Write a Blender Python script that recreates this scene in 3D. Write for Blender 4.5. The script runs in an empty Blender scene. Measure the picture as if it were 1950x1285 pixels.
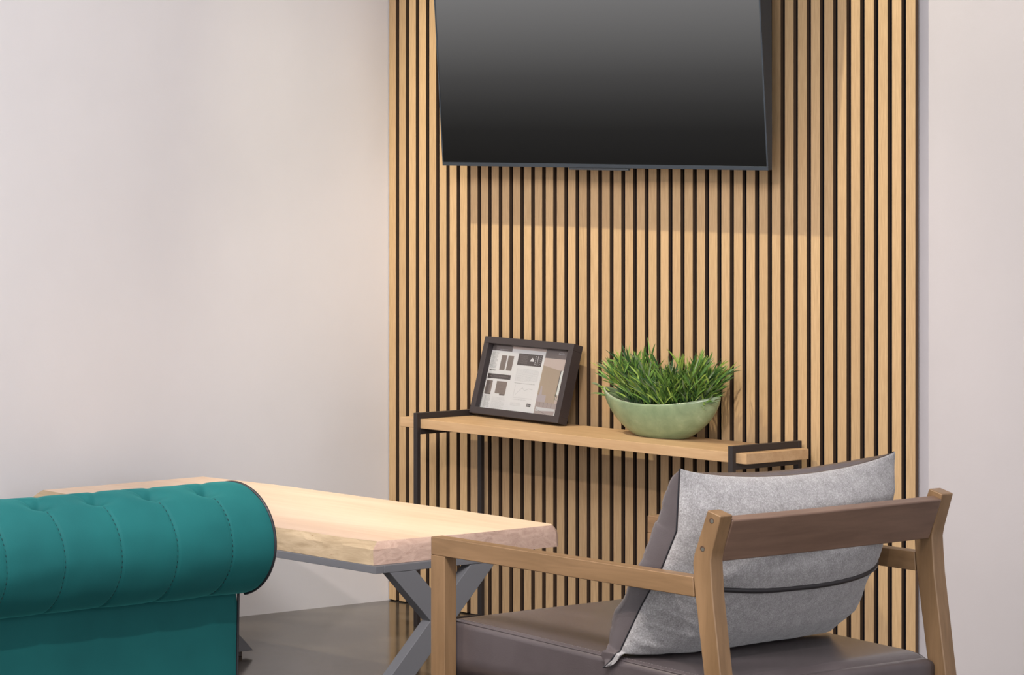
import bpy, bmesh, math, random
import numpy as np
from mathutils import Vector, Matrix
from mathutils import noise as mnoise
random.seed(7)
rng = np.random.default_rng(7)
D = bpy.data
SC = bpy.context.scene
COL = SC.collection

# ------------------------------------------------------------------ camera
cam_d = D.cameras.new('camera')
cam = D.objects.new('camera', cam_d)
COL.objects.link(cam)
F_PX, PPX, PPY, W_PX, H_PX = 5879.0, -900.0, 235.0, 1950.0, 1285.0
cam_d.sensor_fit = 'HORIZONTAL'
cam_d.sensor_width = 36.0
cam_d.lens = F_PX / W_PX * 36.0
cam_d.shift_x = (W_PX / 2 - PPX) / W_PX
cam_d.shift_y = (PPY - H_PX / 2) / W_PX
cam_d.clip_start = 0.1
cam_d.clip_end = 60
cam.location = (6.66, -7.03, 1.44)
cam.rotation_euler = (math.pi / 2, 0, math.atan2(0.8575, 0.5145))
SC.camera = cam

# ------------------------------------------------------------------ colour management, world, lights
SC.view_settings.view_transform = 'Standard'
SC.view_settings.look = 'None'
SC.view_settings.exposure = 0.0
SC.view_settings.gamma = 1.0
SC.view_settings.use_curve_mapping = False

world = D.worlds.new('world')
SC.world = world
world.use_nodes = True
bg = world.node_tree.nodes['Background']
bg.inputs[0].default_value = (0.985, 0.98, 1.02, 1)
bg.inputs[1].default_value = 2.15


def look(o, target):
    d = Vector(target) - o.location
    o.rotation_euler = d.to_track_quat('-Z', 'Y').to_euler()


def spot(name, loc, target, energy, colour, angle, blend, radius):
    l = D.lights.new(name, 'SPOT')
    l.energy = energy
    l.color = colour
    l.spot_size = math.radians(angle)
    l.spot_blend = blend
    l.shadow_soft_size = radius
    o = D.objects.new(name, l)
    COL.objects.link(o)
    o.location = loc
    look(o, target)
    return o


def area(name, loc, target, energy, colour, sx, sy):
    l = D.lights.new(name, 'AREA')
    l.shape = 'RECTANGLE'
    l.size = sx
    l.size_y = sy
    l.energy = energy
    l.color = colour
    o = D.objects.new(name, l)
    COL.objects.link(o)
    o.location = loc
    look(o, target)
    return o


spot('ceiling_spot_panel', (0.36, -1.30, 3.05), (1.20, -0.1, 0.95), 200, (1.0, 0.90, 0.66), 70, 0.45, 0.025)
spot('ceiling_spot_table', (1.25, -2.0, 3.1), (0.95, -1.3, 0.4), 50, (1.0, 0.90, 0.84), 42, 0.6, 0.04)
spot('ceiling_spot_seating', (4.3, -3.9, 3.1), (2.45, -2.75, 0.5), 190, (1.0, 0.95, 0.91), 46, 0.6, 0.035)
spot('ceiling_spot_armchair', (1.35, -4.2, 3.05), (2.6, -2.05, 0.5), 190, (1.0, 0.84, 0.66), 30, 0.5, 0.03)
spot('fill_spot_far', (3.9, -5.6, 3.1), (0.85, 0.0, 0.45), 350, (1.0, 0.86, 0.80), 23, 0.5, 0.06)  # added pinkish fill that lifts the slats under the shelf
area('ceiling_fill_light', (3.6, -4.2, 3.15), (3.6, -4.2, 0), 30, (1.0, 0.97, 0.98), 3.0, 3.0)  # added soft overhead fill, not a visible fixture
area('left_wall_fill_light', (3.2, -3.9, 3.1), (0.0, -1.8, 0.5), 115, (1.0, 0.98, 0.99), 1.6, 0.6)  # unseen fill, added to brighten the left wall


# ------------------------------------------------------------------ materials
def mat(name, colour=(0.8, 0.8, 0.8), rough=0.5, metal=0.0, spec=0.5):
    m = D.materials.new(name)
    m.use_nodes = True
    nt = m.node_tree
    b = nt.nodes['Principled BSDF']
    b.inputs['Base Color'].default_value = (*colour, 1)
    b.inputs['Roughness'].default_value = rough
    b.inputs['Metallic'].default_value = metal
    b.inputs['Specular IOR Level'].default_value = spec
    return m, nt, b


def N(nt, kind, **kw):
    n = nt.nodes.new(kind)
    for k, v in kw.items():
        setattr(n, k, v)
    return n


def ramp(nt, fac, stops, interp='LINEAR'):
    r = N(nt, 'ShaderNodeValToRGB')
    r.color_ramp.interpolation = interp
    el = r.color_ramp.elements
    while len(el) < len(stops):
        el.new(0.5)
    for e, (p, c) in zip(el, stops):
        e.position = p
        e.color = (*c, 1)
    nt.links.new(fac, r.inputs[0])
    return r.outputs[0]


def coords(nt, scale=(1, 1, 1), kind='Object'):
    t = N(nt, 'ShaderNodeTexCoord')
    mp = N(nt, 'ShaderNodeMapping')
    mp.inputs['Scale'].default_value = scale
    nt.links.new(t.outputs[kind], mp.inputs[0])
    return mp.outputs[0]


def noise(nt, vec, scale, detail=3, rough=0.5, dist=0.0):
    n = N(nt, 'ShaderNodeTexNoise')
    n.inputs['Scale'].default_value = scale
    n.inputs['Detail'].default_value = detail
    n.inputs['Roughness'].default_value = rough
    n.inputs['Distortion'].default_value = dist
    nt.links.new(vec, n.inputs['Vector'])
    return n.outputs[0]


def mix(nt, fac, a, b, blend='MIX'):
    m = N(nt, 'ShaderNodeMix', data_type='RGBA', blend_type=blend)
    for sock, v in ((m.inputs[0], fac), (m.inputs[6], a), (m.inputs[7], b)):
        if isinstance(v, (int, float)):
            sock.default_value = v
        elif isinstance(v, tuple):
            sock.default_value = (*v, 1)
        else:
            nt.links.new(v, sock)
    return m.outputs[2]


def bump(nt, b, height, strength, dist=0.002):
    bp = N(nt, 'ShaderNodeBump')
    bp.inputs['Strength'].default_value = strength
    bp.inputs['Distance'].default_value = dist
    nt.links.new(height, bp.inputs['Height'])
    nt.links.new(bp.outputs[0], b.inputs['Normal'])


def wood(name, dark, light, scale, rough, grain=(1, 1, 1), spec=0.4, figure=0.35, bstr=0.15):
    m, nt, b = mat(name, light, rough, 0, spec)
    v = coords(nt, grain)
    g = noise(nt, v, scale, 6, 0.6, 0.6)
    g2 = noise(nt, v, scale * 0.22, 2, 0.5, 1.0)
    c1 = ramp(nt, g, [(0.32, dark), (0.66, light)])
    c2 = ramp(nt, g2, [(0.35, dark), (0.62, light)])
    nt.links.new(mix(nt, figure, c1, c2), b.inputs['Base Color'])
    bump(nt, b, g, bstr, 0.001)
    return m


def plaster(name, colour, rough=0.85):
    m, nt, b = mat(name, colour, rough, 0, 0.25)
    v = coords(nt)
    n1 = noise(nt, v, 2.0, 4, 0.6)
    c = tuple(x * 0.955 for x in colour)
    nt.links.new(ramp(nt, n1, [(0.3, c), (0.7, colour)]), b.inputs['Base Color'])
    bump(nt, b, noise(nt, v, 160, 3), 0.06, 0.002)
    return m


M = {}
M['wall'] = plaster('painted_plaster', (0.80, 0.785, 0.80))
M['wall_back'] = plaster('painted_plaster_back_dimmed', (0.53, 0.50, 0.515))  # plaster colour darkened to offset spot light spilling on the back wall
M['ceiling'] = plaster('ceiling_paint', (0.75, 0.73, 0.70))

# oak slats: fine vertical grain, each slat a little different
m, nt, b = mat('oak_slats', (0.5, 0.33, 0.18), 0.55, 0, 0.3)
v = coords(nt, (1, 1, 0.035))
g = noise(nt, v, 420, 4, 0.6)
geo = N(nt, 'ShaderNodeTexCoord')
sep = N(nt, 'ShaderNodeSeparateXYZ')
nt.links.new(geo.outputs['Object'], sep.inputs[0])
mul = N(nt, 'ShaderNodeMath', operation='MULTIPLY')
mul.inputs[1].default_value = 1 / 0.03953
nt.links.new(sep.outputs[0], mul.inputs[0])
flo = N(nt, 'ShaderNodeMath', operation='FLOOR')
nt.links.new(mul.outputs[0], flo.inputs[0])
wn = N(nt, 'ShaderNodeTexWhiteNoise', noise_dimensions='1D')
nt.links.new(flo.outputs[0], wn.inputs['W'])
c1 = ramp(nt, g, [(0.3, (0.47, 0.308, 0.160)), (0.7, (0.63, 0.435, 0.243))])
c2 = ramp(nt, wn.outputs['Value'], [(0.0, (0.86, 0.85, 0.84)), (1.0, (1.0, 1.0, 1.0))])
nt.links.new(mix(nt, 1.0, c1, c2, 'MULTIPLY'), b.inputs['Base Color'])
bump(nt, b, g, 0.12, 0.0006)
M['slat'] = m
M['slat_side'], nt, b = mat('dark_slat_core', (0.095, 0.058, 0.036), 0.8, 0, 0.2)
M['felt'], nt, b = mat('black_felt', (0.006, 0.006, 0.009), 1.0, 0, 0.1)

# polished concrete
m, nt, b = mat('polished_concrete', (0.2, 0.17, 0.14), 0.2, 0, 0.2)
v = coords(nt)
n1 = noise(nt, v, 2.6, 6, 0.62, 0.6)
n2 = noise(nt, v, 38, 4, 0.6)
base = ramp(nt, n1, [(0.36, (0.040, 0.032, 0.025)), (0.50, (0.078, 0.065, 0.053)), (0.66, (0.14, 0.121, 0.102))])
base = mix(nt, 0.35, base, ramp(nt, n2, [(0.3, (0.55, 0.54, 0.53)), (0.7, (1, 1, 1))]), 'MULTIPLY')
vo = N(nt, 'ShaderNodeTexVoronoi')
vo.inputs['Scale'].default_value = 9
nt.links.new(noise(nt, v, 30, 2), vo.inputs['Randomness'])
nt.links.new(v, vo.inputs['Vector'])
sp = ramp(nt, vo.outputs['Distance'], [(0.0, (1, 1, 1)), (0.022, (1, 1, 1)), (0.03, (0, 0, 0))])
base = mix(nt, sp, base, (0.55, 0.5, 0.46))
nt.links.new(base, b.inputs['Base Color'])
nt.links.new(ramp(nt, n1, [(0.3, (0.09, 0.09, 0.09)), (0.7, (0.17, 0.17, 0.17))]), b.inputs['Roughness'])
bump(nt, b, n2, 0.03, 0.002)
M['floor'] = m

M['slab'] = wood('pale_maple_slab', (0.68, 0.48, 0.34), (0.82, 0.635, 0.48), 26, 0.42, (0.12, 1, 1), 0.4, 0.5)
# sawn end and bark side of the slab
m, nt, b = mat('rough_slab_edge', (0.5, 0.36, 0.28), 0.7, 0, 0.3)
v = coords(nt, (1, 1, 2.2))
n1 = noise(nt, v, 22, 6, 0.65, 1.0)
n2 = noise(nt, v, 70, 3, 0.6, 2.0)
c = ramp(nt, n1, [(0.3, (0.42, 0.285, 0.225)), (0.6, (0.56, 0.40, 0.325)), (0.8, (0.63, 0.46, 0.38))])
c = mix(nt, 1.0, c, ramp(nt, n2, [(0.27, (0.55, 0.42, 0.36)), (0.36, (1, 1, 1))]), 'MULTIPLY')
nt.links.new(c, b.inputs['Base Color'])
bump(nt, b, n1, 0.5, 0.004)
M['slab_end'] = m
m, nt, b = mat('live_edge_side', (0.6, 0.46, 0.32), 0.6, 0, 0.3)
v = coords(nt, (0.5, 1, 2.2))
n1 = noise(nt, v, 16, 6, 0.65, 1.0)
n2 = noise(nt, v, 50, 3, 0.6, 2.0)
c = ramp(nt, n1, [(0.3, (0.34, 0.25, 0.15)), (0.6, (0.50, 0.385, 0.25)), (0.8, (0.58, 0.46, 0.31))])
c = mix(nt, 1.0, c, ramp(nt, n2, [(0.24, (0.6, 0.48, 0.38)), (0.32, (1, 1, 1))]), 'MULTIPLY')
nt.links.new(c, b.inputs['Base Color'])
bump(nt, b, n1, 0.45, 0.004)
M['slab_side'] = m

M['steel'], nt, b = mat('grey_powder_coated_steel', (0.135, 0.138, 0.150), 0.5, 0.0, 0.4)
bump(nt, b, noise(nt, coords(nt), 900, 2), 0.08, 0.0004)
M['black_metal'], nt, b = mat('black_steel_tube', (0.030, 0.024, 0.024), 0.5, 0.0, 0.4)
bump(nt, b, noise(nt, coords(nt), 800, 2), 0.06, 0.0004)
M['shelf'] = wood('oak_shelf_board', (0.48, 0.30, 0.155), (0.60, 0.40, 0.225), 60, 0.5, (0.10, 1, 1), 0.35, 0.25)
M['walnut_x'] = wood('brown_stained_wood_lengthwise', (0.155, 0.088, 0.040), (0.265, 0.158, 0.080), 70, 0.36, (0.10, 1, 1), 0.5, 0.5, 0.08)
M['walnut_y'] = wood('brown_stained_wood_crosswise', (0.120, 0.070, 0.048), (0.200, 0.122, 0.086), 70, 0.36, (1, 0.10, 1), 0.5, 0.5, 0.08)
M['walnut_z'] = wood('brown_stained_wood_upright', (0.155, 0.088, 0.040), (0.265, 0.158, 0.080), 70, 0.36, (1, 1, 0.10), 0.5, 0.5, 0.08)
M['screw'], nt, b = mat('screw_metal', (0.42, 0.38, 0.32), 0.35, 0.9)
M['hole'], nt, b = mat('screw_hole_shadow', (0.07, 0.035, 0.02), 0.8)

m, nt, b = mat('brown_leather', (0.085, 0.056, 0.052), 0.27, 0, 0.5)
v = coords(nt)
vo = N(nt, 'ShaderNodeTexVoronoi')
vo.inputs['Scale'].default_value = 420
nt.links.new(v, vo.inputs['Vector'])
nt.links.new(ramp(nt, noise(nt, v, 9, 3), [(0.3, (0.068, 0.055, 0.057)), (0.7, (0.088, 0.072, 0.075))]), b.inputs['Base Color'])
bump(nt, b, vo.outputs['Distance'], 0.10, 0.0008)
M['leather'] = m
M['piping'], nt, b = mat('dark_piping', (0.012, 0.012, 0.016), 0.45, 0, 0.4)
M['thread_grey'], nt, b = mat('grey_thread', (0.16, 0.14, 0.14), 0.8)
M['strap'], nt, b = mat('black_strap', (0.018, 0.016, 0.018), 0.35, 0, 0.5)

# heathered grey wool
m, nt, b = mat('heathered_grey_wool', (0.4, 0.4, 0.4), 0.95, 0, 0.15)
v = coords(nt)
n1 = noise(nt, v, 330, 4, 0.75)
n2 = noise(nt, v, 60, 3, 0.6)
c = ramp(nt, n1, [(0.30, (0.12, 0.112, 0.113)), (0.5, (0.275, 0.265, 0.268)), (0.70, (0.53, 0.525, 0.53))])
c = mix(nt, 0.35, c, ramp(nt, n2, [(0.3, (0.24, 0.225, 0.225)), (0.7, (0.46, 0.445, 0.445))]))
nt.links.new(c, b.inputs['Base Color'])
b.inputs['Sheen Weight'].default_value = 0.25
b.inputs['Sheen Roughness'].default_value = 0.5
bump(nt, b, n1, 0.35, 0.0012)
M['wool'] = m

# teal velvet
m, nt, b = mat('teal_velvet', (0.01, 0.16, 0.16), 0.75, 0, 0.2)
v = coords(nt)
n1 = noise(nt, v, 5, 3, 0.6)
n2 = noise(nt, v, 700, 2, 0.6)
nt.links.new(ramp(nt, n1, [(0.3, (0.004, 0.074, 0.077)), (0.7, (0.006, 0.096, 0.097))]), b.inputs['Base Color'])
b.inputs['Sheen Weight'].default_value = 0.22
b.inputs['Sheen Roughness'].default_value = 0.35
b.inputs['Sheen Tint'].default_value = (0.12, 0.75, 0.72, 1)
bump(nt, b, n2, 0.15, 0.0006)
M['velvet'] = m
M['thread_teal'], nt, b = mat('dark_teal_thread', (0.002, 0.022, 0.028), 0.8)

M['frame'], nt, b = mat('black_stained_frame', (0.040, 0.032, 0.034), 0.5, 0, 0.4)
bump(nt, b, noise(nt, coords(nt, (1, 1, 0.2)), 300, 3), 0.08, 0.0005)
M['tv_shell'], nt, b = mat('dark_tv_casing', (0.035, 0.042, 0.052), 0.28, 0.3, 0.5)
M['tv_bezel'], nt, b = mat('slate_tv_bezel', (0.055, 0.068, 0.085), 0.3, 0.6, 0.5)
M['tv_sensor'], nt, b = mat('tv_sensor_plastic', (0.07, 0.08, 0.09), 0.25, 0.3, 0.5)

# television screen: grey to black vertical gradient put into its emission by height
m, nt, b = mat('television_screen_gradient', (0.003, 0.003, 0.003), 0.3, 0, 0.02)
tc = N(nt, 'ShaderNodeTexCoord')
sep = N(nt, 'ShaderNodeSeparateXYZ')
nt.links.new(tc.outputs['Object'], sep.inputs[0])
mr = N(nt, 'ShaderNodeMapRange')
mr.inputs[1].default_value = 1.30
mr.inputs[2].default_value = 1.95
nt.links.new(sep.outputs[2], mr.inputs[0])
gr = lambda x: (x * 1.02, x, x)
screen_grad = ramp(nt, mr.outputs[0], [((z - 1.30) / 0.65, gr(x)) for z, x in
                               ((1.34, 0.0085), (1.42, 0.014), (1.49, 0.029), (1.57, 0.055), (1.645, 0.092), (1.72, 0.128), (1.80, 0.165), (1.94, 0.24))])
nt.links.new(screen_grad, b.inputs['Emission Color'])
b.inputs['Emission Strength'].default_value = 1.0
M['tv_gradient'] = m

m, nt, b = mat('sage_glazed_ceramic', (0.3, 0.35, 0.2), 0.25, 0, 0.5)
v = coords(nt)
n1 = noise(nt, v, 22, 5, 0.7, 0.4)
nt.links.new(ramp(nt, n1, [(0.30, (0.18, 0.25, 0.14)), (0.6, (0.25, 0.33, 0.19)), (0.85, (0.36, 0.43, 0.30))]), b.inputs['Base Color'])
M['glaze'] = m
M['rim_glaze'], nt, b = mat('pale_worn_rim', (0.42, 0.46, 0.36), 0.4)
M['soil'], nt, b = mat('dark_soil', (0.02, 0.02, 0.012), 0.95)
for i, c in enumerate(((0.085, 0.185, 0.04), (0.17, 0.32, 0.06), (0.038, 0.10, 0.034), (0.33, 0.47, 0.09), (0.17, 0.23, 0.12))):
    mm, nt, b = mat('leaf_green_%s' % 'abcde'[i], c, 0.45, 0, 0.35)
    b.inputs['Subsurface Weight'].default_value = 0.0
    M['leaf%d' % i] = mm


def flat(name, colour, rough=0.6):
    mm, nt_, b_ = mat(name, colour, rough, 0, 0.3)
    M[name] = mm
    return mm


flat('paper_white', (0.86, 0.87, 0.89))
flat('paper_cool', (0.62, 0.63, 0.65))
flat('print_dark', (0.075, 0.060, 0.062))
flat('print_mid', (0.17, 0.14, 0.14))
flat('print_brown', (0.24, 0.19, 0.17))
flat('print_grey', (0.48, 0.49, 0.51))
flat('print_pale', (0.70, 0.71, 0.73))
flat('print_pinkish', (0.60, 0.50, 0.46))
flat('print_tan', (0.45, 0.36, 0.27))
flat('print_lilac', (0.47, 0.42, 0.45))
flat('print_carpet', (0.42, 0.35, 0.34))
flat('print_window', (0.85, 0.90, 0.88))
flat('print_green', (0.22, 0.25, 0.14))
m, nt, b = mat('frame_glass', (1, 1, 1), 0.02, 0, 0.5)
b.inputs['Transmission Weight'].default_value = 1.0
b.inputs['IOR'].default_value = 1.45
M['glass'] = m


# ------------------------------------------------------------------ mesh helpers
class MB:
    def __init__(self):
        self.v, self.f, self.mi, self.sm = [], [], [], []

    def add(self, verts, faces, mi=0, smooth=False):
        o = len(self.v)
        self.v += [tuple(map(float, p)) for p in verts]
        self.f += [tuple(i + o for i in f) for f in faces]
        self.mi += [mi] * len(faces)
        self.sm += [smooth] * len(faces)
        return self

    def box(self, a, b_, mi=0):
        (x0, y0, z0), (x1, y1, z1) = a, b_
        v_ = [(x, y, z) for z in (z0, z1) for y in (y0, y1) for x in (x0, x1)]
        return self.add(v_, [(0, 2, 3, 1), (4, 5, 7, 6), (0, 1, 5, 4), (2, 6, 7, 3), (0, 4, 6, 2), (1, 3, 7, 5)], mi)

    def obox(self, o, ux, uy, uz, mi=0):
        o, ux, uy, uz = map(np.array, (o, ux, uy, uz))
        v_ = [o + i * ux + j * uy + k * uz for k in (0, 1) for j in (0, 1) for i in (0, 1)]
        return self.add(v_, [(0, 2, 3, 1), (4, 5, 7, 6), (0, 1, 5, 4), (2, 6, 7, 3), (0, 4, 6, 2), (1, 3, 7, 5)], mi)

    def prism(self, pts, axis, a, b_, mi=0):
        """closed 2-D outline extruded along one axis between a and b_"""
        n = len(pts)

        def P(p, t):
            return {'x': (t, p[0], p[1]), 'y': (p[0], t, p[1]), 'z': (p[0], p[1], t)}[axis]
        v_ = [P(p, a) for p in pts] + [P(p, b_) for p in pts]
        f = [tuple(range(n))[::-1], tuple(range(n, 2 * n))] + [(i, (i + 1) % n, n + (i + 1) % n, n + i) for i in range(n)]
        return self.add(v_, f, mi)

    def tube(self, pts, r, seg=8, mi=0, closed=False, flat_=1.0, up=(0, 0, 1)):
        pts = [np.array(p, float) for p in pts]
        n = len(pts)
        rings = []
        up = np.array(up, float)
        for i, p in enumerate(pts):
            a = pts[(i - 1) % n] if (closed or i > 0) else p
            c = pts[(i + 1) % n] if (closed or i < n - 1) else p
            t = c - a
            t /= (np.linalg.norm(t) + 1e-12)
            s = np.cross(t, up)
            if np.linalg.norm(s) < 1e-3:
                s = np.cross(t, np.array([0, 1.0, 0]))
            s /= np.linalg.norm(s)
            w = np.cross(s, t)
            rr = r[i] if hasattr(r, '__len__') else r
            rings.append([p + rr * (math.cos(k * 2 * math.pi / seg) * s * flat_ + math.sin(k * 2 * math.pi / seg) * w) for k in range(seg)])
        v_ = [q for ring in rings for q in ring]
        f = []
        m_ = n if closed else n - 1
        for i in range(m_):
            for k in range(seg):
                a, b2 = i * seg + k, i * seg + (k + 1) % seg
                c, d = ((i + 1) % n) * seg + (k + 1) % seg, ((i + 1) % n) * seg + k
                f.append((a, b2, c, d))
        if not closed:
            f.append(tuple(range(seg))[::-1])
            f.append(tuple((n - 1) * seg + k for k in range(seg)))
        return self.add(v_, f, mi, True)

    def grid(self, P, mi=0, closed_u=False, closed_v=False, smooth=True, flip=False):
        nu, nv = P.shape[:2]
        v_ = P.reshape(-1, 3)
        f = []
        for i in range(nu if closed_u else nu - 1):
            for j in range(nv if closed_v else nv - 1):
                a = i * nv + j
                b2 = i * nv + (j + 1) % nv
                c = ((i + 1) % nu) * nv + (j + 1) % nv
                d = ((i + 1) % nu) * nv + j
                f.append((a, d, c, b2) if flip else (a, b2, c, d))
        return self.add(v_, f, mi, smooth)

    def build(self, name, mats, parent=None, bevel=0.0, seg=2, fix=True):
        me = D.meshes.new(name)
        me.from_pydata(self.v, [], self.f)
        mats = mats if isinstance(mats, (list, tuple)) else [mats]
        for m_ in mats:
            me.materials.append(m_)
        me.polygons.foreach_set('material_index', self.mi)
        me.polygons.foreach_set('use_smooth', self.sm)
        if fix:
            bm = bmesh.new()
            bm.from_mesh(me)
            bmesh.ops.recalc_face_normals(bm, faces=bm.faces)
            bm.to_mesh(me)
            bm.free()
        me.update()
        o = D.objects.new(name, me)
        COL.objects.link(o)
        if parent:
            o.parent = parent
            o.matrix_parent_inverse = Matrix.Translation(-Vector(parent.location))
        if bevel:
            bv = o.modifiers.new('bevel', 'BEVEL')
            bv.width = bevel
            bv.segments = seg
            bv.limit_method = 'ANGLE'
            bv.angle_limit = math.radians(30)
            bv.harden_normals = False
            for p in me.polygons:
                p.use_smooth = True
            wn_ = o.modifiers.new('normals', 'WEIGHTED_NORMAL')
            wn_.keep_sharp = True
        return o


def thing(name, label, cat, loc):
    o = D.objects.new(name, None)
    COL.objects.link(o)
    o.location = loc
    o.empty_display_size = 0.1
    o['label'] = label
    o['category'] = cat
    return o


def struct(o):
    o['kind'] = 'structure'
    return o


# ------------------------------------------------------------------ room shell
struct(MB().box((-0.12, -9.6, -0.1), (8.6, 0.14, 0.0)).build('floor', M['floor']))
struct(MB().box((-0.12, -9.6, 3.2), (8.6, 0.14, 3.3)).build('ceiling', M['ceiling']))
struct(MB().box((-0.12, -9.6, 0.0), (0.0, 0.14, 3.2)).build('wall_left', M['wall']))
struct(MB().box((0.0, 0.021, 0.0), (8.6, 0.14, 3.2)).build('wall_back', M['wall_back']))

# ------------------------------------------------------------------ slatted panelling
PITCH, NS, SX0 = 0.03953, 45, 0.0032
t = thing('slat_wall_panel', 'tall oak slatted wall panelling with black felt gaps, behind the television and console', 'wall panel', (0.9, 0.02, 0))
MB().box((0.0, 0.0115, 0.0), (SX0 + (NS - 1) * PITCH + 0.0200, 0.0205, 3.19)).build('felt_backing', M['felt'], t)
s = MB()
for k in range(NS):
    x = SX0 + k * PITCH
    b0 = len(s.f)
    s.box((x, 0.0, 0.004), (x + 0.0263, 0.0113, 3.188))
    s.mi[b0 + 4] = 1
    s.mi[b0 + 5] = 1
s.build('slats', [M['slat'], M['slat_side']], t)

# ------------------------------------------------------------------ television
tv = thing('television', 'large black wall television tilted forward, screen grey above fading to black', 'television', (0.87, -0.1, 1.63))
TX0, TX1 = 0.320, 1.424
z0, z1 = 1.3175, 1.945
tilt = 0.0735
yf = lambda z: -0.1150 - tilt * (z - 1.325)
body = [(yf(z0) + 0.002, z0 + 0.001), (yf(z1) + 0.002, z1), (yf(z1) + 0.03, z1), (-0.101, 1.84), (-0.099, 1.40), (-0.099, z0 + 0.001)]
MB().prism(body, 'x', TX0 + 0.001, TX1 - 0.001).build('casing', M['tv_shell'], tv, 0.0015)
bz = MB()


def tvq(x0, x1, za, zb, d0, d1):
    bz.add([(x, yf(z) + d, z) for z in (za, zb) for d in (d0, d1) for x in (x0, x1)],
           [(0, 2, 3, 1), (4, 5, 7, 6), (0, 1, 5, 4), (2, 6, 7, 3), (0, 4, 6, 2), (1, 3, 7, 5)])


tvq(TX0, TX1, z0, z0 + 0.0105, -0.003, 0.002)
tvq(TX0, TX1, z1 - 0.005, z1 + 0.001, -0.003, 0.002)
tvq(TX0, TX0 + 0.004, z0 + 0.0105, z1 - 0.005, -0.003, 0.002)
tvq(TX1 - 0.004, TX1, z0 + 0.0105, z1 - 0.005, -0.003, 0.002)
bz.build('bezel', M['tv_bezel'], tv, 0.0006)
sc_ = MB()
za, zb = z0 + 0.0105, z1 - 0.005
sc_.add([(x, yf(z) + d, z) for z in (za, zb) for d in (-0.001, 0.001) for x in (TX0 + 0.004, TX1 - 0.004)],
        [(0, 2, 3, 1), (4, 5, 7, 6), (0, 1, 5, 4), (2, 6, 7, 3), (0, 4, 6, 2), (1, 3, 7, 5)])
sc_.build('screen', M['tv_gradient'], tv)
MB().box((0.775, yf(z0) + 0.0005, z0 - 0.0065), (0.975, yf(z0) + 0.012, z0 + 0.0005)).build('sensor_bar', M['tv_sensor'], tv, 0.0015)
MB().box((0.70, -0.0985, 1.50), (1.05, -0.0005, 1.78)).build('wall_bracket', M['black_metal'], tv, 0.003)

# ------------------------------------------------------------------ console table
ct = thing('console_table', 'narrow oak console with black square tube end frames, against the slatted panelling', 'console table', (0.9, -0.15, 0))
BZ0, BZ1 = 0.567, 0.594
MB().box((0.318, -0.288, BZ0), (1.489, -0.041, BZ1)).build('shelf_board', M['shelf'], ct, 0.0012)
TB = 0.0138
YB, YF = -0.0320, -0.289
for xc in (0.3890, 1.4515):
    xa, xb = xc - TB / 2, xc + TB / 2
    MB().box((xa, YF - TB - 0.0005, 0.0), (xb, YF, BZ1 + 0.0175)).build('front_post', M['black_metal'], ct, 0.001)
    MB().box((xa, YB - TB + 0.005, 0.0), (xb, YB + 0.005, BZ1 + 0.0175)).build('back_post', M['black_metal'], ct, 0.001)
    MB().box((xa, YF + 0.0002, BZ1 + 0.0002), (xb, YB - TB + 0.0048, BZ1 + 0.0173)).build('top_rail', M['black_metal'], ct, 0.001)
    MB().box((xa, YF + 0.0002, BZ0 - TB - 0.003), (xb, YB - TB + 0.0048, BZ0 - 0.0002)).build('under_rail', M['black_metal'], ct, 0.001)
    MB().box((xa, YF + 0.0002, 0.0), (xb, YB - TB + 0.0048, TB)).build('foot_rail', M['black_metal'], ct, 0.001)

# ------------------------------------------------------------------ framed leaflets
fx, fy, fyaw, flean, fw, fh, fd = 0.3972, -0.093, -0.104, 0.273, 0.3541, 0.2281, 0.034
UX = np.array([math.cos(fyaw), math.sin(fyaw), 0])
N0 = np.array([-math.sin(fyaw), math.cos(fyaw), 0])
UP = N0 * math.sin(flean) + np.array([0, 0, math.cos(flean)])
BK = N0 * math.cos(flean) - np.array([0, 0, math.sin(flean)])
FO = np.array([fx, fy, BZ1 + 0.0005 + fd * math.sin(flean)])
pf = thing('picture_frame', 'deep black picture frame holding printed leaflets, leaning on the console', 'picture frame', (0.57, -0.08, BZ1))


def fp(u, v_, d=0.0):
    return FO + UX * u + UP * v_ + BK * d


def fbox(mb, u0, v0, u1, v1, d0, d1, mi=0):
    mb.obox(fp(u0, v0, d0), UX * (u1 - u0), UP * (v1 - v0), BK * (d1 - d0), mi)


BW = 0.0195
fm = MB()
fbox(fm, 0, 0, fw, BW, 0, fd)
fbox(fm, 0, fh - BW, fw, fh, 0, fd)
fbox(fm, 0, BW, BW, fh - BW, 0, fd)
fbox(fm, fw - BW, BW, fw, fh - BW, 0, fd)
fm.build('frame_moulding', M['frame'], pf, 0.0008)
bk = MB()
fbox(bk, BW, BW, fw - BW, fh - BW, 0.0205, 0.026)
bk.build('backing_board', M['frame'], pf)
sh = MB()
order = ['paper_white', 'paper_cool', 'print_dark', 'print_mid', 'print_brown', 'print_grey', 'print_pale', 'print_pinkish',
         'print_tan', 'print_lilac', 'print_carpet', 'print_window', 'print_green']
IDX = {k: i for i, k in enumerate(order)}
KU = fw / 0.3367


def quad(pts, m_, lay):
    d = 0.0200 - lay * 0.00012
    sh.add([fp(u * KU, v_, d) for u, v_ in pts], [tuple(range(len(pts)))], IDX[m_])


def rect(u0, v0, u1, v1, m_, lay):
    quad([(u0, v0), (u1, v0), (u1, v1), (u0, v1)], m_, lay)


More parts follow.
